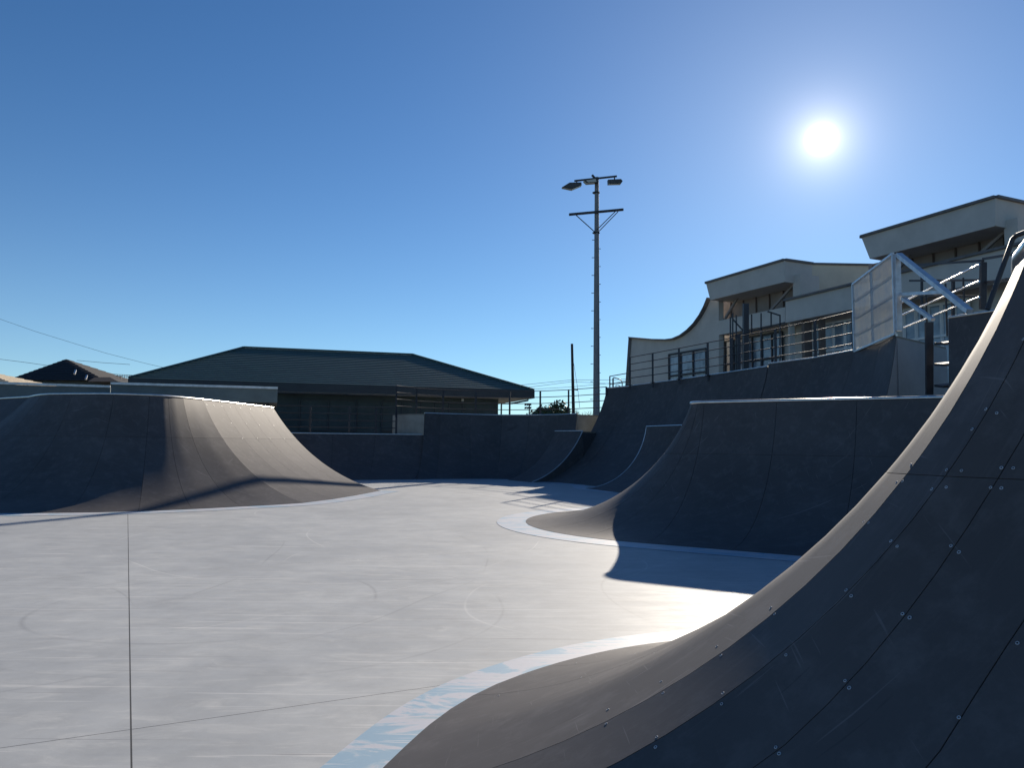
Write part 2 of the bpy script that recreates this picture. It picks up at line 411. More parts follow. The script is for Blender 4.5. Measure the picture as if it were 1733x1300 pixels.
def ramp_thing(name, label, ctl, cols, usplit, back, cat='skate ramp', gap=.004, group=None, ends=(True, True), ply='ply', cut=None, cop=.032, n=24, nseg=None, endback=True):
    L = Loft(ctl, n); L.cut = cut
    t0 = ctl[len(ctl)//2][0]
    root = empty(name, (t0[0], t0[1], 0), label, cat, group)
    usp = [0]+list(usplit)+[1]
    lo = (lambda s: cut(s)[0]) if cut else 0
    # backing under the sheets
    A = L.m*(3 if L.m > 8 else 8)
    bk = MB(); rows = []
    for i in range(A+1):
        a = L.m*i/A; u0 = (lo(a) if cut else 0)
        rows.append([L.at(a, u0+(1-u0)*j/24)-Vector((0,0,.0)) for j in range(25)])
    bk.v = [tuple(p - Vector((0,0,.0)) ) for r in rows for p in r]
    bk.f = [(i*25+j, (i+1)*25+j, (i+1)*25+j+1, i*25+j+1) for i in range(A) for j in range(24)]
    if cut:
        for k, v in enumerate(bk.v): bk.v[k] = (v[0], v[1], v[2]+.001)
    bk.build('backing_board', M['under'], root)
    for sa, sb in zip(cols, cols[1:]):
        for k in range(len(usp)-1):
            ua, ub = usp[k], usp[k+1]
            mid = abs(cval(sb, .5)-cval(sa, .5))
            na = max(2, min(40, int(math.ceil(mid*(4 if mid < 12 else 2)))))
            uu = lo if (k == 0 and cut) else ua
            sheet(L, sa, sb, uu, ub, .009, gap, na, 14).build('surface_panel', M['ramp'], root, smooth=True)
    Ts = [Vector((c[1][0], c[1][1], c[2])) for c in ctl]
    if cop:
        pts = []
        for i in range(len(Ts)-1): pts.append(Ts[i])
        pts.append(Ts[-1])
        MB().tube([p+Vector((0,0,.012)) for p in pts], cop, 12).build('coping', M['coping'], root, smooth=True)
    # deck and its back wall
    bp = [Vector((x, y, Ts[0].z)) for x, y in back]
    bz = [Vector((x, y, Ts[-1].z if i < len(back)/2 else Ts[0].z)) for i, (x, y) in enumerate(back)]
    dk = MB(); poly = [p-Vector((0,0,.012)) for p in Ts+bz]
    dk.prism(poly, (0,0,-.05)); dk.build('deck', M['deck'], root)
    wl = MB(); rim = [Ts[-1]]+bz+[Ts[0]]
    for p, q in zip(rim, rim[1:]):
        d = (q-p); nn = Vector((d.y, -d.x, 0)).normalized()*.018
        a = p-Vector((0,0,.064)); c = q-Vector((0,0,.064))
        wl.prism([(p.x,p.y,0), (q.x,q.y,0), tuple(c), tuple(a)], nn)
    wl.build('side_wall', M[ply], root)
    for k, e in ((0, ends[0]), (-1, ends[1])):
        if e:
            row = L.rows[k]; o = (Vector(ctl[1][1])-Vector(ctl[0][1])) if k == 0 else (Vector(ctl[-2][1])-Vector(ctl[-1][1]))
            o = Vector((o.x, o.y, 0)).normalized()*.02
            poly = [p-o*.0 for p in row]+[Vector((row[-1].x, row[-1].y, 0))]
            MB().prism(poly[1:] if False else poly, o).build('side_board', M[ply], root)
    return root, L

# --- near ramp: hipped quarter pipe right in front of the camera
def near_ctl(a0=155, w0=.3, a1=140, w1=.3, l=3.35, a2=75, r=.8, n=8, h=2.25):
    B1, T1 = (-1.2, 3.43), (1.92, 2.775)
    def step(t, a, w): return (t[0]+math.sin(R(a))*w, t[1]-math.cos(R(a))*w)
    def row(t, a): return ((t[0]+l*math.cos(R(a)), t[1]+l*math.sin(R(a))), t, h)
    rows = [(B1, T1, h)]; cur = step(T1, a0, w0*.5); rows.append(row(cur, a0)); cur = step(cur, a0, w0*.5); rows.append(row(cur, a0))
    cur = step(cur, (a0+a1)/2, w1); rows.append(row(cur, a1))
    for i in range(1, n+1):
        a = a1+(a2-a1)*i/n; cur = step(cur, a, r*R(a1-a2)/n); rows.append(row(cur, a))
    cur = step(cur, a2, 4); rows.append(row(cur, a2))
    rows.reverse(); e = (.5, -.866)
    rows.append(((-1.19, 2.87), (1.93, 2.62), h))
    rows.append(((-1.19+6*e[0], 2.87+6*e[1]), (1.93+6*e[0], 2.62+6*e[1]), h))
    return rows
NC = near_ctl(); LN = Loft(NC); S1, S2 = 12, 13
# visible foot of the near ramp (plan polyline)
FOOT = [(8.4, 5.3), (4.4, 6.5), (2.5, 6.4), (1.35, 6.02), (.81, 5.75), (.4, 5.43), (.07, 5.08), (-.18, 4.73), (-.39, 4.28), (-.57, 3.67), (-.66, 3.25), (-.66, 2.75), (-.3, 1.9), (.2, 1.05), (1.2, -.7), (2.3, -2.6)]
def smoothpl(P, k=6):
    o = []
    for i in range(len(P)-1):
        p0 = P[max(i-1,0)]; p1 = P[i]; p2 = P[i+1]; p3 = P[min(i+2,len(P)-1)]
        for j in range(k):
            t = j/k
            o.append(tuple(.5*((2*p1[c])+(-p0[c]+p2[c])*t+(2*p0[c]-5*p1[c]+4*p2[c]-p3[c])*t*t+(-p0[c]+3*p1[c]-3*p2[c]+p3[c])*t**3) for c in (0,1)))
    o.append(P[-1]); return o
FOOTS = smoothpl(FOOT)
_cc = {}
def foot_side(p):
    dm = 1e9; sg = 1
    for (x0, y0), (x1, y1) in zip(FOOTS, FOOTS[1:]):
        ex, ey = x1-x0, y1-y0; t = max(0, min(1, ((p.x-x0)*ex+(p.y-y0)*ey)/(ex*ex+ey*ey)))
        dx, dy = p.x-x0-t*ex, p.y-y0-t*ey; d = math.hypot(dx, dy)
        if d < dm: dm = d; sg = 1 if ex*dy-ey*dx > 0 else -1
    return sg*dm
def near_cut(a):
    k = round(a, 3)
    if k in _cc: return _cc[k]
    lo_, hi_ = 0.0, .6
    for _ in range(16):
        m_ = (lo_+hi_)/2
        if foot_side(LN.at(a, m_)) > 0: hi_ = m_
        else: lo_ = m_
    u = (lo_+hi_)/2 if hi_ < .599 else 0
    if foot_side(LN.at(a, 0)) > 0: u = 0
    _cc[k] = (u, LN.at(a, u).z); return _cc[k]
s3 = [(0, 1.085), (.478, 1.058), (.552, 1.049), (.629, 1.040), (.7, 1.033), (.78, 1.028), (1, 1.021)]  # seams and screws: image pixels ray-cast onto the ramp surface, stored as numbers
s4 = [(0, 1.19), (.4, 1.135), (.512, 1.117), (.555, 1.106), (.633, 1.092), (.8, 1.075), (1, 1.06)]
cols = [0, .5, 1, 3, 5, 7, 8.5, 9.5, S1, S2, [(u, v+S1) for u, v in s3], [(u, v+S1) for u, v in s4], S1+1.25, S1+1.45, S1+1.7, S1+2]
near, LNR = ramp_thing('hipped_ramp', 'nearest dark skate ramp with ringed screws filling the lower right corner', NC, cols, [.766],
    [(6.5, -1.6), (8.3, 1.2)], cut=near_cut, gap=.002, ends=(True, True))
def screw_mesh():
    me = bpy.data.meshes.new('screw'); n = 14; v = []; f = []
    for r_, z in ((.0085, 0), (.0085, .002), (.0068, .0028), (.0042, .0022), (.0042, .0004)):
        for k in range(n): a = 2*math.pi*k/n; v.append((r_*math.cos(a), r_*math.sin(a), z))
    for q in range(4):
        for k in range(n): f.append((q*n+k, q*n+(k+1)%n, (q+1)*n+(k+1)%n, (q+1)*n+k))
    f.append(tuple(4*n+k for k in range(n)))
    me.from_pydata(v, [], f); me.materials.append(M['screw']); me.materials.append(M['screw_hole'])
    for p in me.polygons[-1:]: p.material_index = 1
    for p in me.polygons[3*n:]: p.material_index = 1
    return me
SCREW = screw_mesh()
def put_screw(L, a, u, root, s=1.0):
    p = L.at(a, u); nn = L.normal(a, u); o = bpy.data.objects.new('screw', SCREW); COL.objects.link(o)
    o.parent = root; o.location = p+nn*.0095-parent_org(root); o.rotation_mode = 'QUATERNION'
    o.rotation_quaternion = nn.to_track_quat('Z', 'Y'); o.scale = (s, s, s); return o
near_screws = [(.99,.900),(1.007,.895),(.965,.833),(1.006,.829),(.93,.813),(.955,.772),(1.007,.772),(.93,.752),(1.005,.755),(1.027,.776),(1.033,.776),(1.0285,.757),(1.034,.757),(.945,.696),(1.004,.692),(1.0315,.699),(1.038,.694),(.955,.640),(1.004,.636),(1.0385,.629),(1.0435,.627),(1.0465,.556),(1.052,.551),(1.097,.625),(1.106,.555),(1.004,.563),(1.004,.496),(1.005,.430),(1.0555,.478),(1.0605,.474),
 (-.15,.756),(.04,.758),(-.12,.776),(.05,.71),(-.15,.71),(.06,.592),(-.2,.594),(.07,.530),(-.25,.531),(.07,.466),(-.25,.467),(.06,.405),(-.25,.407),(.93,.505),(.95,.438),(.96,.37),(1.004,.372),(1.062,.40),(1.068,.395),(1.12,.48),(1.128,.47)]
for a, u in near_screws: put_screw(LNR, S1+a, u, near, random.uniform(.62,.8))
for a in (8.45, 9.55):
    for u in (.18, .3, .42, .54): put_screw(LNR, a+random.uniform(-.1,.1), u, near, .7)

# --- middle ramp
def cone2(cx, cy, r, Ra, Rb, h, pa, pb, ea, eb, Nn=20):
    c = []; sg = 1 if pb > pa else -1
    def row(p, Rr, sh):
        d = (math.cos(p), math.sin(p)); tx, ty = (-d[1]*sg, d[0]*sg)
        return ((cx+Rr*d[0]+tx*sh, cy+Rr*d[1]+ty*sh), (cx+r*d[0]+tx*sh, cy+r*d[1]+ty*sh), h)
    c.append(row(R(pa), Ra, -ea))
    for i in range(Nn+1):
        f = i/Nn; q = f*f*(3-2*f); c.append(row(R(pa+(pb-pa)*f), Ra+(Rb-Ra)*q, 0))
    c.append(row(R(pb), Rb, eb)); return c
MC = cone2(3.75, 14.5, .35, 3.25, 3.62, 2.27, 238, 130, 6.5, 5)
mid, LM = ramp_thing('hipped_ramp', 'middle dark skate ramp with rounded corner and steel coping, behind the nearest ramp', MC,
    [0, .2, .4, .6, .8, 1, 5, 9, 13, 17, 21, 21.5, 22], [.74], [(11.5, 14.2), (12.5, 11.2)], gap=.0032)
# --- left ramp
LC = [((-22.5,21.5),(-19.0,24.6),2.6), ((-16.3,18.4),(-12.9,20.5),2.6), ((-14.9,17.1),(-12.3,19.8),2.6), ((-13.3,16.3),(-11.9,19.4),2.6), ((-11.9,15.9),(-11.5,19.1),2.6), ((-10.7,15.9),(-10.8,18.85),2.6), ((-9.65,16.05),(-10.0,18.7),2.6), ((-8.6,16.3),(-9.45,18.8),2.6),
      ((-8.0,16.6),(-9.0,19.05),2.6), ((-7.45,16.95),(-8.8,19.35),2.6), ((-6.9,17.4),(-8.68,19.65),2.6), ((-6.4,17.9),(-8.58,20.0),2.6), ((-5.85,18.4),(-8.5,20.45),2.6), ((-5.4,18.95),(-8.43,20.9),2.6), ((-5.0,20.2),(-8.33,21.9),2.6), ((-4.7,21.7),(-8.18,23.5),2.6), ((-4.4,23.8),(-8.0,25.75),2.6)]
def offset(P, d):
    o = []
    for i, p in enumerate(P):
        a = P[max(i-1,0)]; b = P[min(i+1,len(P)-1)]; dx, dy = b[0]-a[0], b[1]-a[1]; l = math.hypot(dx, dy)
        o.append((p[0]+dy/l*d, p[1]-dx/l*d))
    return o
LC = [(q, c[1], c[2]) for q, c in zip(offset([c[0] for c in LC], .4), LC)]
TOE[0] = 10
left, LL = ramp_thing('hipped_ramp', 'left skate ramp with a sunlit brown end and a dark front face', LC,
    [0, .5, 1, 3, 5, 6.5, 8, 9.5, 11, 13, 14, 14.5, 15, 15.5, 16], [.72], [(-12, 27.0), (-17, 27.2)], gap=.003, cop=.03)
for a in (13.1, 13.5, 13.95, 14.3, 14.7, 15.1, 15.5, 15.9):
    put_screw(LL, a, .965, left, 2.2)
for a in (13.95, 14.55, 15.05, 15.55):
    for u in (.84, .72): put_screw(LL, a, u, left, 1.8)
TOE[0] = 0
# --- far ramps
FL = [((-13,27.2),(-13.6,31.2),1.82), ((-10.4,27.9),(-11.0,31.5),1.82), ((-7.94,28.7),(-9.0,32.0),1.82), ((-6.9,29.5),(-7.6,32.7),1.82), ((-5.66,30.3),(-5.9,33.4),1.82), ((-3.9,31.0),(-3.8,33.95),1.82)]
ramp_thing('quarter_pipe', 'low straight quarter pipe at the far left of the bowl, below the dark building', FL, [0,1,2,3,4,5], [], [(-4.2,36),(-13,34.5)], gap=.004, ends=(True, False), cop=.03)
FH = [((-3.85,31.0),(-3.85,33.9),2.77), ((-3.1,31.5),(-3.2,34.4),2.77), ((-1.6,31.9),(-1.9,35.1),2.77), ((-.7,32.05),(-.46,35.5),2.77), ((.1,31.9),(.8,35.2),2.77), ((.7,31.5),(2.0,34.4),2.77), ((1.2,31.0),(2.84,33.3),2.77)]
ramp_thing('quarter_pipe', 'taller curved quarter pipe in the far middle corner with pale side boards', FH, [0,1,2,3,4,5,6], [], [(4.3,34.5),(2.8,37.0),(-.3,37.6),(-4.2,36.6),(-5.4,34.95)], gap=.004, cop=.03)
TOE[0] = 14
S_1 = [((-.15,31.3),(1.82,32.3),2.0), ((.8,29.6),(2.88,31.2),2.0)]
r1, L1 = ramp_thing('quarter_pipe', 'small low quarter pipe ledge in the far corner, farther of the two ledges', S_1, [0,1], [], [(3.5,32.0),(3.0,33.3)], gap=.004, ply='ramp', cop=.025)
TOE[0] = 0
S_2 = [((2.5,25.9),(4.72,26.9),2.1), ((3.3,23.9),(5.5,24.4),2.1)]
r2, L2 = ramp_thing('quarter_pipe', 'small low quarter pipe ledge against the tall right wall, nearer of the two ledges', S_2, [0,1], [], [(7.0,24.9),(6.2,27.4)], gap=.004, ply='ramp', cop=.025)
for r_, L_, k_ in ((r1, L1, -1), (r2, L2, 0)):
    MB().tube([p+Vector((0,0,.015)) for p in L_.rows[k_]], .022, 6).build('edge_trim', M['galv'], r_, smooth=True)
TOE[0] = 16
BW = [((1.1,30.2),(4.1,33.0),3.88), ((1.9,29.4),(5.0,32.6),3.95), ((3.1,27.2),(6.36,29.1),3.95), ((4.0,24.9),(7.3,26.2),3.95), ((4.6,22.9),(8.0,23.9),3.95)]
ramp_thing('tall_quarter_pipe', 'farther lower part of the tall dark right wall under the long guard rail', BW, [0,1,2,3,4], [.6], [(11,25),(9.2,31),(6.9,35.2)], gap=.004, ends=(True, False), cop=.03)
BX = [((4.6,22.9),(8.01,23.85),4.03), ((5.0,21.2),(8.75,22.2),4.03), ((5.4,19.3),(9.1,20.3),4.03), ((5.6,17.0),(9.05,18.8),4.03), ((5.77,14.8),(8.77,17.4),4.03)]
ramp_thing('tall_quarter_pipe', 'nearer higher part of the tall dark right wall below the translucent screen', BX, [0,1,2,3,4], [.6], [(11.0,19.35),(12,23),(10.6,24.7)], gap=.004, ends=(False, True), ply='greyply', cop=.03)
BY = [((6.3,11.5),(8.6,15.0),4.03), ((7.2,10.7),(9.15,13.9),4.03), ((8.6,9.5),(10.4,12.6),4.03)]
ramp_thing('tall_quarter_pipe', 'dark end of a tall quarter pipe just right of the steel steps', BY, [0,1,2], [.6], [(13,15),(11.5,17)], gap=.004, ends=(True, True), ply='greyply', cop=.03)

TOE[0] = 0
# painted border at the feet
def band(name, inner, outer):
    b = MB(); n = len(inner)
    b.v = [(x, y, .005) for x, y in inner]+[(x, y, .005) for x, y in outer]
    b.f = [(i, i+1, n+i+1, n+i) for i in range(n-1)]
    return tag(b.build(name, M['band']), kind='structure')
def offset(P, d):
    o = []
    for i, p in enumerate(P):
        a = P[max(i-1,0)]; b = P[min(i+1,len(P)-1)]; dx, dy = b[0]-a[0], b[1]-a[1]; l = math.hypot(dx, dy)
        o.append((p[0]+dy/l*d, p[1]-dx/l*d))
    return o
foot = smoothpl(FOOT)
band('painted_border', offset(foot, -.1), offset(foot, .28))
mf = [c[0] for c in MC]; mf = mf[:1]+mf[1:]
band('painted_border', offset(mf, .15), offset(mf, -.55))
lf = smoothpl([c[0] for c in LC], 3)
band('painted_border', offset(lf, -.15), offset(lf, .6))
ff = smoothpl([c[0] for c in FL]+[(-1.6,31.9),(.1,31.3),(.95,30.0),(1.9,29.4),(2.5,27.8),(2.5,25.9),(3.3,23.9)], 3)
band('painted_border', offset(ff, -.2), offset(ff, .35))

# ------------------------------------------------------------------ guard rails
def guard_rail(label, pts, h, nr=4, post=.07, rail=.034, postidx=None, low=.3):
    root = empty('guard_rail', tuple(pts[0]), label, 'railing', 'dark steel guard rails on the ramp decks')
    P = [Vector(p) for p in pts]
    for i, p in enumerate(P):
        if postidx is not None and i not in postidx: continue
        d = (P[min(i+1,len(P)-1)]-P[max(i-1,0)]).normalized(); nn = Vector((d.y,-d.x,0))
        hh = h-(.0 if True else 0)
        b = MB(); b.obox(p+Vector((0,0,hh/2-.1)), d*post/2, nn*.012, Vector((0,0,hh/2+.1)))
        b.obox(p+Vector((0,0,-.0)), d*.09, nn*.06, Vector((0,0,.01))); b.build('post', M['dark_steel'], root)
    for k in range(nr):
        z = h-(h-low)*k/(nr-1)
        MB().tube([p+Vector((0,0,z+.001*k)) for p in P], rail/2, 8).build('rail', M['dark_steel'], root, smooth=True)
    return root
big = [atz(x, y, 5.12) for x, y in ((1066,605),(1104.4,598),(1149,589.5),(1197.6,580),(1238,572),(1312,557),(1379,543),(1443,527.5))]
big = [Vector((p.x, p.y, 3.95)) for p in big]
guard_rail('long dark guard rail on the tall right wall in front of the cream building', big, 1.17, post=.1)
far = [(-5.0,33.2),(-4.3,34.6),(-3.2,35.7),(-1.7,36.2),(-.1,36.3),(1.33,35.9),(2.58,34.9),(4.05,32.9)]
guard_rail('dark guard rail on the far middle ramp, seen against sky beside the thin pole', [(x,y,2.76) for x,y in far], 1.18, post=.085)
guard_rail('dark guard rail on the low far left deck in front of the dark building', [(x,y,1.81) for x,y in ((-13.0,32.2),(-10.6,32.6),(-8.65,33.0),(-7.05,33.4),(-5.95,33.7),(-5.1,34.0))], 1.2, post=.085)
# hooped end rail
root = empty('guard_rail', (4.2,33.6,3.95), 'short hooped end rail at the far end of the long guard rail', 'railing', 'dark steel guard rails on the ramp decks')
A = [aty(1032,y,33.8) for y in (637,662)]; B_ = [aty(1037.5,y,33.4) for y in (640,661)]
MB().bar(A[0], A[1], .05).build('post', M['dark_steel'], root); MB().bar(B_[0], B_[1], .06).build('post', M['dark_steel'], root)
MB().tube([aty(1032,637,33.8), aty(1066,631,32.7)], .02).build('rail', M['dark_steel'], root)
MB().tube([aty(1032,651,33.8), aty(1066,645,32.7)], .02).build('rail', M['dark_steel'], root)
MB().tube([aty(x,y,33.2) for x,y in ((1038,639),(1046,641),(1051,643.5),(1053,647),(1053,658))], .022).build('hoop', M['dark_steel'], root, smooth=True)
MB().tube([aty(x,y,33.2) for x,y in ((1042,660),(1042.5,652),(1047,652.5),(1053,656))], .02).build('hoop', M['dark_steel'], root, smooth=True)

# ------------------------------------------------------------------ translucent screen, steps, stair rails
p0, p1 = Vector((9.2,20.25,4.03)), Vector((8.85,17.35,4.03))
top0, top1 = aty(1443,481,20.25), aty(1511,429,17.35)
p0 = aty(1446,595,20.25); p1 = aty(1515,565,17.35)
root = empty('wind_screen', tuple(p1), 'tall translucent panel in a pale steel frame with a diagonal brace', 'screen')
def lerp(a, b, t): return Vector(a)*(1-t)+Vector(b)*t
sh = MB(); nn = (Vector(p1)-Vector(p0)).cross(Vector((0,0,1))).normalized()*.006
sh.prism([p0, p1, top1, top0], nn); sh.build('translucent_sheet', M['screen'], root)
for a, b, w in ((p0,p1,.05),(top0,top1,.05),(p0,top0,.05),(p1,top1,.05)):
    MB().bar(a, b, w).build('frame_bar', M['galv'], root)
MB().bar(lerp(p0,p1,.46)-nn*4, lerp(top0,top1,.46)-nn*4, .04).build('frame_bar', M['galv'], root)
for k in (.25,.5,.75): MB().bar(lerp(p0,top0,k)-nn*5, lerp(p1,top1,k)-nn*5, .035).build('frame_bar', M['galv'], root)
a = aty(1518,430,17.3); b = aty(1521,560,17.3)
MB().bar(a, b, .12, .1).build('support_post', M['galv'], root)
e = aty(1641,527,14.6); MB().bar(aty(1521,431,17.25), e, .13, .09).build('diagonal_brace', M['galv'], root)
MB().bar(aty(1526,498,17.25), aty(1600,494,15.5), .09, .07).build('cross_bar', M['galv'], root)
MB().bar(aty(1528,505,17.2), aty(1579,541,16.2), .09, .07).build('diagonal_brace', M['galv'], root)
# steps between the two tall ramps
root = empty('steel_steps', (9.1,16.5,2.27), 'dark steel steps with open treads between the two tall ramps at right', 'steps')
for x0, x1, y0, y1 in ((1567,1580,545,668),):
    q = [aty(x0,y0,16.6), aty(x1,y0,16.6), aty(x1,y1,16.6), aty(x0+1.5,y1,16.6)]
    MB().prism(q, (0,.06,0)).build('stringer', M['dark_steel'], root)
for y in (580, 615, 651):
    q = [aty(1581,y,16.55), aty(1616,y-4,16.55), aty(1616,y+2,16.55), aty(1581,y+4,16.55)]
    MB().prism(q, (0,-.35,-.05)).build('tread', M['dark_steel'], root)
q = [aty(1616,545,16.7), aty(1624,545,16.7), aty(1624,668,16.7), aty(1616,668,16.7)]
MB().prism(q, (0,.06,0)).build('stringer', M['dark_steel'], root)
# stair rails behind
root = empty('stair_railing', (9.8,16.1,4.0), 'bright steel stair rails catching the sun behind the diagonal brace', 'railing')
def X0(x, y, X):  # point on the plane X = const
    d = ray(x, y); return O+d*(X/d.x)
for (a, b) in (((1522,514),(1657,448)), ((1522,535),(1657,476)), ((1530,554),(1657,503))):
    MB().tube([X0(*a, 9.8), X0(*b, 9.8)], .022, 10).build('rail', M['bright_steel'], root, smooth=True)
for x, yt in ((1567,495),(1600,480),(1630,470)):
    pt = X0(x, yt, 9.83); MB().bar(pt, (pt.x, pt.y, 4.0), .03).build('post', M['dark_steel'], root)
root = empty('deck_railing', (10.2,16.4,4.0), 'dark square posted railing behind the bright stair rails', 'railing')
pt = aty(1664,444,16.3); MB().bar(pt, aty(1663,523,16.3), .12, .08).build('post', M['dark_steel'], root)
for y0, y1 in ((475,474),(499,502),(449,441)):
    MB().bar(aty(1540,y0,19.5), aty(1664,y1,16.4), .05).build('rail', M['dark_steel'], root)
MB().bar(aty(1560,455,19.4), aty(1560,540,19.4), .05).build('post', M['dark_steel'], root)
MB().bar(aty(1613,474,17.6), aty(1613,535,17.6), .06).build('post', M['dark_steel'], root)
MB().bar(aty(1664,478,16.4), aty(1740,470,14.6), .05).build('rail', M['dark_steel'], root)
MB().bar(aty(1664,438,16.4), aty(1745,425,14.6), .05).build('rail', M['dark_steel'], root)
root = empty('slanted_handrail', (8.75,14.05,4.0), 'dark slanted handrail rising beside the lit ramp edge at upper right', 'railing')
MB().tube([aty(1671,524,14.1), aty(1694,460,14.1), aty(1714,404,14.0), aty(1721,398,13.9), aty(1745,389,13.4), aty(1790,372,12.6)], .045, 10).build('rail', M['dark_steel'], root, smooth=True)

# dark platform frame behind the long rail
root = empty('access_frame', (8.6,27.5,3.5), 'dark steel column with thin caged rails in front of the cream building', 'frame')
MB().bar(aty(1262,514,28.5), aty(1262,640,28.5), .19).build('column', M['dark_steel'], root)
thin = [((1236,537),(1236,640)),((1240,530),(1240,640)),((1246,533),(1246,640)),((1272,532),(1272,566)),((1288,530),(1288,640)),((1305,528),(1305,552)),((1320,533),(1320,620)),((1299,527),(1320,534)),((1240,540),(1258,560)),((1236,570),(1328,546))]
b = MB()
for p, q in thin: MB().bar(aty(*p,28.3), aty(*q,28.3), .045).build('cage_bar', M['dark_steel'], root)
MB().bar(aty(1250,566,28.2), aty(1250,640,28.2), .12).build('column', M['dark_steel'], root)

# ------------------------------------------------------------------ cream building
FD = Vector((.416,-.909,0)).normalized(); FN = Vector((-.909,-.416,0)).normalized()   # along the facade, outward
F0 = Vector((9.744,63,0)); BS = 1.4      # BS: building scale about the camera, enlarged and set back so its shadow clears the middle ramp
bld = empty('cream_building', tuple(F0), 'large cream building with raised parapets and a swooping side wall behind the ramps', 'building')
def fp(x, y, off=0.): return atplane(x, y, F0+FN*off*BS, FN)
def fz(t, z, off=0.): p = F0+FD*t*BS+FN*off*BS; return Vector((p.x, p.y, 1.5+(z-1.5)*BS))
def slab(name, px, mt, off=0., depth=.25, parent=None):
    return MB().prism([fp(x, y, off) for x, y in px], -FN*depth*BS).build(name, mt, parent or bld)
curve = [(1068,572),(1085,573.5),(1108,575.5),(1130,576),(1142,574.5),(1155,569),(1167,560),(1178,549),(1188,535),(1196,520),(1202,505)]
slab('side_wall', curve+[(1216.5,505),(1216.5,720),(1058,720)], M['stucco'], 0, .3)
b = MB()
for p, q in zip(curve, curve[1:]): b.bar(fp(*p,.02)+Vector((0,0,.03)), fp(*q,.02)+Vector((0,0,.03)), .42*BS, .07*BS)
b.bar(fp(1068,572,.02), fp(1058,720,.02), .3*BS, .08*BS)
b.build('wall_capping', M['trim'], bld)
# two raised bays
for k, (xl, yl, xr, yr, xl2, yl2, yr2) in enumerate(((1195,480,1328,441,1202,508,477), (1458,402,1685,335,1472,438,382))):
    px = [(xl,yl),(xr,yr),(xr,yr2),(xl2,yl2)]
    P = [fp(x, y, .55) for x, y in px]
    o = MB(); dep = 1.6*BS
    o.prism(P, -FN*dep); o.build('parapet_bay', M['stucco'], bld)
    up_ = Vector((0,0,.06))
    o = MB(); o.bar(P[0]+up_, P[1]+up_, .28, .12); o.bar(P[1]+up_, P[1]-FN*dep+up_, .28, .12); o.bar(P[0]+up_, P[0]-FN*dep+up_, .28, .12)
    o.build('parapet_flashing', M['trim'], bld)
    # recessed clerestory below the bay
    t0 = (P[3]-F0).dot(FD)/BS-1.3; t1 = (P[2]-F0).dot(FD)/BS-.02
    MB().prism([fz(t0,7.3,-.9), fz(t1,7.3,-.9), fz(t1,8.86,-.9), fz(t0,8.86,-.9)], -FN*.2*BS).build('clerestory_panel', M['taupe'], bld)
    for i in range(7):
        MB().bar(fz(t0+(t1-t0)*(i+.3)/7, 7.5, -.86), fz(t0+(t1-t0)*(i+.3)/7, 8.8, -.86), .085).build('clerestory_mullion', M['brown'], bld)
    MB().bar(fz(t1-1.9,7.6,-.3), fz(t1-.1,8.75,-.3), .14).build('brace', M['taupe'], bld)
    MB().bar(fz(t0+1.2,7.6,-.3), fz(t0+2.4,8.75,-.3), .14).build('brace', M['taupe'], bld)
    MB().prism([fz(t1-.05,7.7,.02), fz(t1+.4,7.7,.02), fz(t1+.4,8.95,.02), fz(t1-.05,8.95,.02)], -FN*1.1*BS).build('bay_return', M['stucco'], bld)
# lower wall band running along the whole front
slab('wall_band', [(1216.5,543),(1329,519.5),(1329,567-21.5),(1216.5,567)], M['stucco'], .0, .5)
slab('wall_band', [(1329.5,509.5),(1470,476.5),(1700,421),(1800,396),(1800,455),(1700,471),(1458,520),(1334,545.5),(1329.5,546)], M['stucco'], .12, .6)
o = MB(); o.bar(fp(1329.5,508.5,.1), fp(1800,395,.1), .4, .12); o.build('band_flashing', M['trim'], bld)
# higher set back wall, seen between the bays
ya = aty(1340,447,48.9); yb = aty(1600,452,49.6)
MB().prism([(ya.x,ya.y,8.4),(yb.x,yb.y,8.4),(yb.x,yb.y,yb.z),(ya.x,ya.y,ya.z)], (0,.3,0)).build('upper_wall', M['stucco_y'], bld)
o = MB(); o.bar((ya.x-1,ya.y,ya.z+.05), (yb.x,yb.y,yb.z+.05), .3, .12); o.build('parapet_flashing', M['trim'], bld)
o = MB(); o.bar((ya.x,ya.y-.02,10.9), (yb.x,yb.y-.02,10.9), .04, .05); o.build('wall_joint', M['taupe'], bld)
# body behind, floor, recessed ground level wall
MB().prism([fz(5.6,-.0,-1.3), fz(27,-.0,-1.3), fz(27,7.35,-1.3), fz(5.6,7.35,-1.3)], -FN*.3*BS).build('inner_wall', M['stucco'], bld)
MB().prism([fz(7.4,7.36,-.85), fz(27,7.36,-.85), fz(27,7.36,-9), fz(7.4,7.36,-9)], (0,0,.2)).build('roof_slab', M['taupe'], bld)
MB().prism([fz(.0,-.0,-.35), fz(0,7.0,-.35), fz(0,7.0,-9), fz(0,0,-9)], FD*.4).build('end_wall', M['stucco'], bld)
def window(t0, t1, z0, z1, off, nx, nz, fm='white', w=.06):
    wr = MB().prism([fz(t0,z0,off), fz(t1,z0,off), fz(t1,z1,off), fz(t0,z1,off)], -FN*.05).build('window', M['glass'], bld)
    f = MB()
    for i in range(nx+1): t = t0+(t1-t0)*i/nx; f.bar(fz(t,z0,off+.03), fz(t,z1,off+.03), w*BS)
    for i in range(nz+1): z = z0+(z1-z0)*i/nz; f.bar(fz(t0,z,off+.033), fz(t1,z,off+.033), w*BS)
    o = f.build('window_frame', M[fm], None); o.parent = wr
    for v in o.data.vertices: v.co -= parent_org(wr)
    return wr
def tof(x, y, off=0.): return (fp(x, y, off)-F0).dot(FD)/BS
window(tof(1133,620,.05), tof(1196,620,.05), 4.0, 6.35, .05, 3, 2, 'dark_steel', .09)
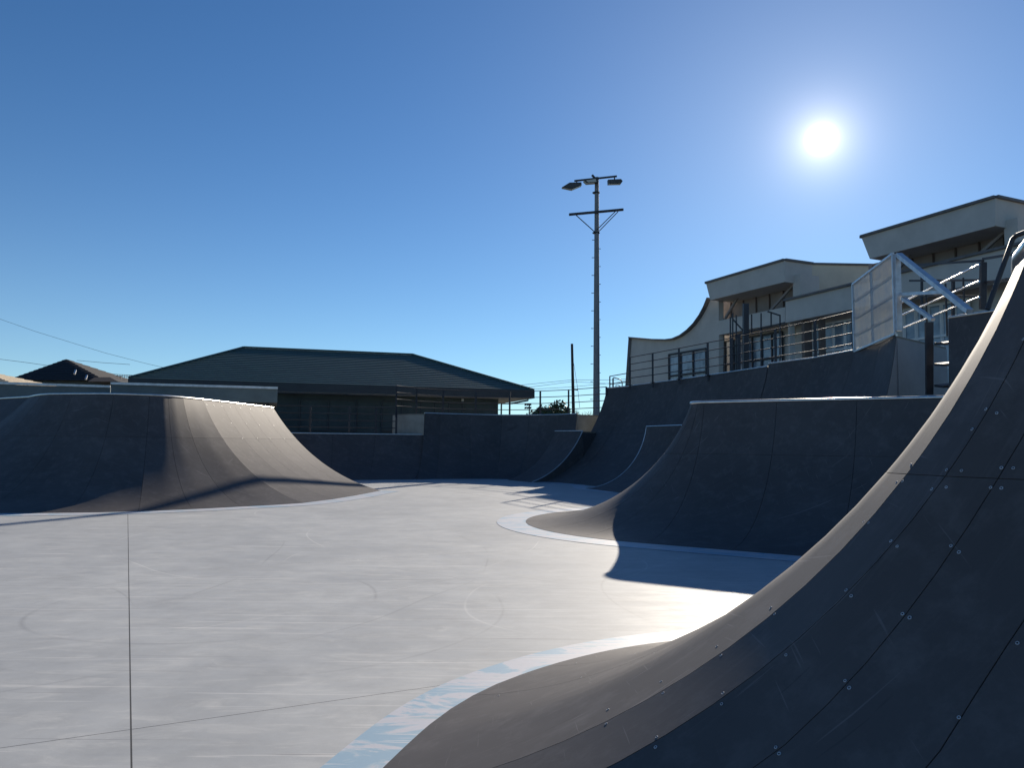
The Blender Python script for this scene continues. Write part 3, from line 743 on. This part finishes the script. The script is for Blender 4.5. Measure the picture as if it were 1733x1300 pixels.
window(tof(1228,600,-1.2), tof(1325,600,-1.2), 3.2, 6.8, -1.2, 6, 3, 'dark_steel', .07)
window(tof(1375,600,-1.2), tof(1452,600,-1.2), 3.2, 6.8, -1.2, 4, 3, 'white', .09)
window(tof(1530,520,-1.2), tof(1640,520,-1.2), 3.2, 6.8, -1.2, 5, 3, 'white', .09)
for x in (1222, 1340, 1366, 1392):
    t = tof(x, 600, -.3); MB().bar(fz(t,0,-.3), fz(t,6.95,-.3), .46 if x in (1366,) else .3).build('column', M['brown'] if x in (1366,1392,1222) else M['stucco'], bld)

# ------------------------------------------------------------------ dark green roofed building, left of centre
U = Vector((.955,.295,0)).normalized(); V = Vector((-.295,.955,0)).normalized(); E0 = Vector((-18.9,37.8,0))
hip = empty('hip_roof_building', tuple(E0), 'long dark building with a green ribbed hip roof behind the far ramps', 'building')
def hp(u, v, z): p = E0+U*u+V*v; return Vector((p.x, p.y, z))
LU, DV, ZE, ZR = 21.1, 12.0, 4.52, 6.95
def roof_courses(o, edge, top, n=19):
    # edge, top: pairs of points; stepped courses
    for i in range(n):
        f0, f1 = i/n, (i+1)/n
        a0, b0 = lerp(edge[0], top[0], f0), lerp(edge[1], top[1], f0); a1, b1 = lerp(edge[0], top[0], f1), lerp(edge[1], top[1], f1)
        st = Vector((0,0,.045))
        o.add([a0+st, b0+st, b1+st*.1, a1+st*.1], [(0,1,2,3)]); o.add([a0-st*.2, b0-st*.2, b0+st, a0+st], [(0,1,2,3)])
rr = MB()
c = [hp(0,0,ZE), hp(LU,0,ZE), hp(LU,DV,ZE), hp(0,DV,ZE)]; r0, r1 = hp(5.05,6,ZR), hp(LU-6,6,ZR)
roof_courses(rr, (c[0],c[1]), (r0,r1)); roof_courses(rr, (c[1],c[2]), (r1,r1)); roof_courses(rr, (c[3],c[0]), (r0,r0)); roof_courses(rr, (c[2],c[3]), (r1,r0))
rr.build('roof', M['roof'], hip)
o = MB()
for a, b_ in ((r0,r1),(c[0],r0),(c[1],r1),(c[2],r1),(c[3],r0)): o.bar(a+Vector((0,0,.06)), b_+Vector((0,0,.06)), .16, .09)
o.build('ridge_cap', M['roof'], hip)
o = MB()
for a, b_ in zip(c, c[1:]+c[:1]): o.bar(a-Vector((0,0,.22)), b_-Vector((0,0,.22)), .1, .46)
o.build('gutter_fascia', M['fascia'], hip)
MB().prism([q-Vector((0,0,.46)) for q in c], (0,0,.04)).build('soffit', M['soffit'], hip)
wl = MB(); wz = ZE-.47
w = [hp(1.4,1.3,0), hp(LU-1.75,1.3,0), hp(LU-1.75,DV-1.3,0), hp(1.4,DV-1.3,0)]
for a, b_ in zip(w, w[1:]+w[:1]):
    wl.add([a, b_, b_+Vector((0,0,wz)), a+Vector((0,0,wz))], [(0,1,2,3)])
wl.build('wall', M['dark_wall'], hip)
for u0, u1 in ((8.2,11.2),(12.6,14.8),(15.6,17.2)):
    wr = MB().prism([hp(u0,1.27,2.1), hp(u1,1.27,2.1), hp(u1,1.27,3.75), hp(u0,1.27,3.75)], V*.02).build('window', M['dark_wall'], hip)
    f = MB()
    for i in range(3): u = u0+(u1-u0)*i/2; f.bar(hp(u,1.24,2.1), hp(u,1.24,3.75), .06)
    for z in (2.1,3.75): f.bar(hp(u0,1.235,z), hp(u1,1.235,z), .06)
    o = f.build('window_frame', M['fascia'], None); o.parent = wr
    for v in o.data.vertices: v.co -= parent_org(wr)
MB().tube([hp(LU-.3,.15,4.15), hp(LU-.3,.15,3.95), hp(LU-1.0,.9,3.8), hp(LU-1.6,1.15,3.75), hp(LU-1.62,1.15,0)], .05, 8).build('downpipe', M['dark_steel'], hip, smooth=True)
o = MB(); o.bar(hp(LU-3.9,1.2,4.0), hp(LU-3.9,1.2,3.86), .12); o.build('wall_light', M['soffit'], hip)

# ------------------------------------------------------------------ flat canopies at left
def canopy(label, x0, y0, x1, y1, z, th, Y0, group='flat canopies left of the bowl'):
    a = aty(x0, y0, Y0); b_ = atz(x1, y1, a.z)
    root = empty('flat_canopy', (a.x, a.y, 0), label, 'canopy', group)
    d = (b_-a); n_ = Vector((-d.y, d.x, 0)).normalized()*4.6
    MB().prism([a-Vector((0,0,th)), b_-Vector((0,0,th)), b_-Vector((0,0,.05)), a-Vector((0,0,.05))], n_).build('roof_slab', M['canopy'], root)
    dn = n_.normalized()
    MB().bar(a-Vector((0,0,.0))-dn*.04, b_-dn*.04, .12, .085).build('roof_edge', M['galv'], root)
    k = max(2, int(d.length/3.2))
    for i in range(k+1):
        p = lerp(a, b_, (i+.15)/(k+.3)); 
        for q in (.5, 4.1):
            pp = p+dn*q; MB().bar((pp.x,pp.y,0), (pp.x,pp.y,a.z-th), .14).build('column', M['dark_steel'], root)
    bw = a+dn*4.3; cw = b_+dn*4.3
    MB().prism([(bw.x,bw.y,0),(cw.x,cw.y,0),(cw.x,cw.y,a.z-th),(bw.x,bw.y,a.z-th)], dn*.12).build('back_wall', M['dark_wall'], root)
canopy('flat dark canopy with pale top edge behind the left ramp, right of two', 188, 649, 470, 657, 3.5, .56, 27.6)
canopy('flat dark canopy at the far left edge, below the dark tiled house', -140, 644, 187, 654.5, 3.5, .5, 27.5)

# ------------------------------------------------------------------ houses beyond
def house(label, x0, x1, ye, xr, yr, Y, matr, dy=9, wall='dark_wall', flat=0):
    a = aty(x0, ye, Y); b_ = aty(x1, ye, Y); b_.z = a.z; r = aty(xr, yr, Y+dy*.5)
    root = empty('house', (a.x, a.y, 0), label, 'house', 'houses beyond the park')
    o = MB(); p = [a, b_, Vector((b_.x, b_.y+dy, a.z)), Vector((a.x, a.y+dy, a.z))]
    rl = Vector((r.x-flat, a.y+dy/2, r.z)); rrr = Vector((r.x+flat+.01, a.y+dy/2, r.z))
    n = 12
    roof_courses(o, (p[0],p[1]), (rl,rrr), n); roof_courses(o, (p[1],p[2]), (rrr,rrr), n); roof_courses(o, (p[2],p[3]), (rrr,rl), n); roof_courses(o, (p[3],p[0]), (rl,rl), n)
    o.build('roof', matr, root)
    MB().box((a.x+.5,a.y+.5,0),(b_.x-.5,a.y+dy-.5,a.z)).build('wall', M[wall], root)
    return root
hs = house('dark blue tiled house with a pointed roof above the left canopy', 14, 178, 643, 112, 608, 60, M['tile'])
# lower wing of the same house
a = aty(150,634,58); b_ = aty(196,643,58)
o = MB(); q = [aty(148,646,58), aty(200,646,58), aty(186,638.5,59.5), aty(160,638.5,59.5)]
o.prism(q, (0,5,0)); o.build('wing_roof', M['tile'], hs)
for x, y in ((128,629),(147,638)):
    MB().bar(aty(x,y-2.5,59.9), aty(x-2,y+4,59.4), .12).build('snow_guard', M['galv'], hs)
house('cream roofed house cut by the left edge of the view', -90, 26, 650, -40, 625, 48, M['cream_roof'], 8, 'stucco')
# roof aerial
def aerial(x, y, Y, label):
    root = empty('roof_aerial', tuple(aty(x, 655, Y)), label, 'aerial', 'roof aerials')
    MB().bar(aty(x,y,Y), aty(x,660,Y), .05).build('mast', M['dark_steel'], root)
    o = MB(); o.bar(aty(x-8,y+.5,Y), aty(x+22,y+2,Y), .05)
    for k in range(7): q = aty(x-6+k*4, y+1+k*.2, Y); o.bar(q-Vector((0,0,.15)), q+Vector((0,0,.15)), .03)
    o.build('antenna', M['dark_steel'], root)
aerial(205, 636, 62, 'thin roof aerial between the dark house and the green roof')

# ------------------------------------------------------------------ floodlight pole
def floodlight_pole():
    base = Vector((5.29,48,0)); Yp = 48.0
    root = empty('floodlight_pole', tuple(base), 'tall grey floodlight pole with two crossarms and three lamps, centre right', 'light pole')
    top = aty(1010,300,Yp); arm = aty(1009,358,Yp)
    MB().tube([base, lerp(base,top,.5), top], .235, 16, .13).build('pole', M['pole'], root, smooth=True)
    a, b_ = aty(963,363,Yp-.2), aty(1055,354.5,Yp-.2)
    MB().bar(a, b_, .16, .13).build('crossarm', M['dark_steel'], root)
    for p, q in ((aty(975,364,Yp-.22), aty(1006,392,Yp-.22)), (aty(1041,358,Yp-.22), aty(1010,389,Yp-.22)), (aty(1046,358,Yp+.2), aty(1012,393,Yp+.2))):
        MB().bar(p, q, .05).build('brace', M['dark_steel'], root)
    a, b_ = aty(972,306,Yp-.25), aty(1044,298,Yp-.25)
    MB().bar(a, b_, .1).build('top_arm', M['dark_steel'], root)
    MB().bar(aty(1002,296,Yp-.2), aty(1008,303,Yp-.2), .12).build('top_bracket', M['dark_steel'], root)
    for y in (326, 394):
        MB().tube([aty(1009,y-.8,Yp), aty(1009,y+.8,Yp)], .23, 14).build('band_clamp', M['dark_steel'], root)
        MB().bar(aty(1002.5,y,Yp-.1), aty(1015,y,Yp-.1), .06).build('clamp_bolt', M['dark_steel'], root)
    # lamps: four front corners in the picture plane and a depth
    for px, dep in (([(951,316.5),(964,308.5),(984,308),(984.5,313),(968,320)], .5), ([(988,305),(1010,301),(1013,308),(993,309.5)], .55), ([(1029,303.5),(1051,302.5),(1054,306),(1051,310.5),(1029.5,311)], .45)):
        P = [aty(x, y, Yp-.5) for x, y in px]
        l = MB().prism(P, (0,dep,.06)).build('floodlight', M['lamp'], root)
        cx = sum((p for p in P), Vector())/len(P)
        g_ = MB(); Q = [cx+(p-cx)*.72-Vector((0,.006,0)) for p in P]; g_.prism(Q, (0,-.02,0))
        o = g_.build('lamp_glass', M['lampglass'] if px[0][0] == 988 else M['lamp'], None); o.parent = l
        for v in o.data.vertices: v.co -= parent_org(l)
    MB().bar(aty(1040,299,Yp-.3), aty(1040,304,Yp-.3), .07).build('lamp_bracket', M['dark_steel'], root)
    MB().bar(aty(976,306,Yp-.3), aty(976,310,Yp-.3), .07).build('lamp_bracket', M['dark_steel'], root)
    y = 406
    k = 0
    while y < 690:
        s = 1 if k % 2 else -1; f = (y-300)/390; r_ = 3.6+2.2*f
        x = 1010-2.4*f; MB().bar(aty(x+s*r_*.8,y,Yp), aty(x+s*(r_+3.2),y,Yp), .035).build('step_bolt', M['dark_steel'], root)
        y += 15; k += 1
floodlight_pole()
root = empty('utility_pole', tuple(Vector((4.2,52,0))), 'thin dark pole left of the floodlight pole behind the far rail', 'pole')
a = aty(968,582,52); c_ = aty(970.5,697,52)
dd = (a-c_).normalized(); MB().tube([c_-dd*(c_.z/dd.z), a], .135, 12, .085).build('pole', M['wood'], root, smooth=True)
MB().tube([aty(971,615,52), aty(978,660,50), aty(981,690,48)], .012, 5).build('stay_wire', M['wire'], root)
MB().bar(aty(971,659,51.9), aty(978,660,51.9), .09).build('junction_box', M['dark_steel'], root)

# ------------------------------------------------------------------ cables
def cable(label, pts, Y, r=.02):
    P = []
    for i in range(len(pts)-1):
        for k in range(6): P.append(aty(pts[i][0]+(pts[i+1][0]-pts[i][0])*k/6, pts[i][1]+(pts[i+1][1]-pts[i][1])*k/6, Y))
    P.append(aty(*pts[-1], Y))
    base = P[0]; tag(MB().tube(P, r, 5).build('overhead_cable', M['wire'], base=tuple(base)), label, 'cable', 'overhead cables')
cable('single cable sagging from the upper left edge to the green roof', [(-60,520),(0,540),(60,561),(115,578),(180,598),(250,616),(330,634)], 70, .014)
cable('paired low cable passing behind the peak of the dark house', [(-60,602),(0,608),(40,613),(90,620),(150,626)], 95, .024)
cable('faint low cable right of the dark house', [(130,610),(175,614),(220,617)], 120, .03)
cable('thin horizontal cable from the roof aerial to the green roof', [(160,630),(200,634),(260,637)], 90, .03)
cable('upper thin cable running from the dark eave to the floodlight pole', [(850,655),(900,650),(968,643),(1040,643),(1080,640)], 80, .02)
cable('middle thin cable running from the dark eave behind the floodlight pole', [(850,659),(900,655),(968,646),(1040,650),(1080,646)], 82, .02)
cable('lowest thin cable just above the far guard rail', [(850,662),(900,659),(968,655),(1040,648),(1080,640)], 84, .02)

# ------------------------------------------------------------------ trees and distant floodlight
def leafy_tree(label, X, Y, h, w, n=2600, seed=1):
    rnd = random.Random(seed); root = empty('leafy_tree', (X, Y, 0), label, 'tree')
    t = MB(); t.tube([(X,Y,0),(X+.1,Y,h*.3),(X,Y,h*.6)], .3, 8, .12)
    for k in range(7):
        a = rnd.uniform(0, 6.28); t.tube([(X,Y,h*.35),(X+math.cos(a)*w*.3, Y+math.sin(a)*w*.3, h*.62)], .1, 6, .04)
    t.build('trunk', M['bark'], root)
    cl = [(rnd.uniform(-.36,.36)*w, rnd.uniform(-.3,.3)*w, h*rnd.uniform(.4,.85), rnd.uniform(.12,.24)*w) for _ in range(16)]
    cl = [(x, y, z*(1-.35*(abs(x)/w)), r_) for x, y, z, r_ in cl]
    c_ = MB()
    for i in range(n):
        x, y, z, r_ = rnd.choice(cl); d = Vector((rnd.gauss(0,1), rnd.gauss(0,1), rnd.gauss(0,.8))).normalized()*r_*rnd.uniform(.55,1.1)
        p = Vector((X+x, Y+y, z))+d; s = rnd.uniform(.2,.42); a = Vector((rnd.gauss(0,1), rnd.gauss(0,1), rnd.gauss(0,1))).normalized(); b2 = a.orthogonal().normalized()
        c_.add([p-a*s, p+b2*s*.5, p+a*s, p-b2*s*.5], [(0,1,2,3)])
    c_.build('crown', M['leaf'], root)
def bare_tree(label, X, Y, h, seed, w=.9, group='bare winter trees beyond the rail'):
    rnd = random.Random(seed); root = empty('bare_tree', (X, Y, 0), label, 'tree', group)
    tr = MB(); tr.tube([(X,Y,0),(X,Y,h*.4)], .2, 7, .12); tr.build('trunk', M['bark'], root)
    c_ = MB()
    def br(p, d, l, r_, k):
        q = p+d*l; c_.tube([p, q], r_, 4, r_*.55, cap=False)
        if k == 0: return
        for _ in range(4 if k > 2 else 3):
            nd = (d+Vector((rnd.gauss(0,.5), rnd.gauss(0,.5), rnd.gauss(0.1,.35)))*w).normalized(); br(p+d*l*rnd.uniform(.5,1), nd, l*rnd.uniform(.6,.8), r_*.6, k-1)
    for _ in range(5):
        br(Vector((X,Y,h*.33)), Vector((rnd.gauss(0,.45), rnd.gauss(0,.45), 1)).normalized(), h*.24, .09, 4)
    c_.build('crown', M['bark'], root)
p = aty(932,700,110); leafy_tree('round dark evergreen tree showing through the far guard rail', p.x, 110, 7.7, 6.8, 5200)
p = aty(905,700,112); leafy_tree('low dark shrub left of the round evergreen beyond the rail', p.x, 112, 5.3, 3.0, 900, 5)
for k, (x, hh, s) in enumerate(((958,7.6,3),(978,7.2,4),(995,7.9,8),(900,6.0,6))):
    p = aty(x,700,118); bare_tree(('bare tree between the round evergreen and the thin pole','bare tree just right of the thin pole','bare tree just left of the floodlight pole','bare low tree below the dark eave')[k], p.x, 118+k, hh, s)
p = aty(895,700,140); root = empty('distant_floodlight', (p.x,140,0), 'tiny distant floodlight mast beneath the dark eave', 'light pole')
MB().bar((p.x,140,0), aty(896,684,140), .22).build('mast', M['dark_steel'], root)
for x in (889.5, 893.5, 897.5):
    for y in (685, 690.5): MB().obox(aty(x,y,139.8), (.2,0,.05), (0,.12,0), (0,0,.17)).build('lamp', M['dark_steel'], root)
for y in (685,690.5): MB().bar(aty(888,y,139.9), aty(899,y,139.9), .06).build('crossarm', M['dark_steel'], root)
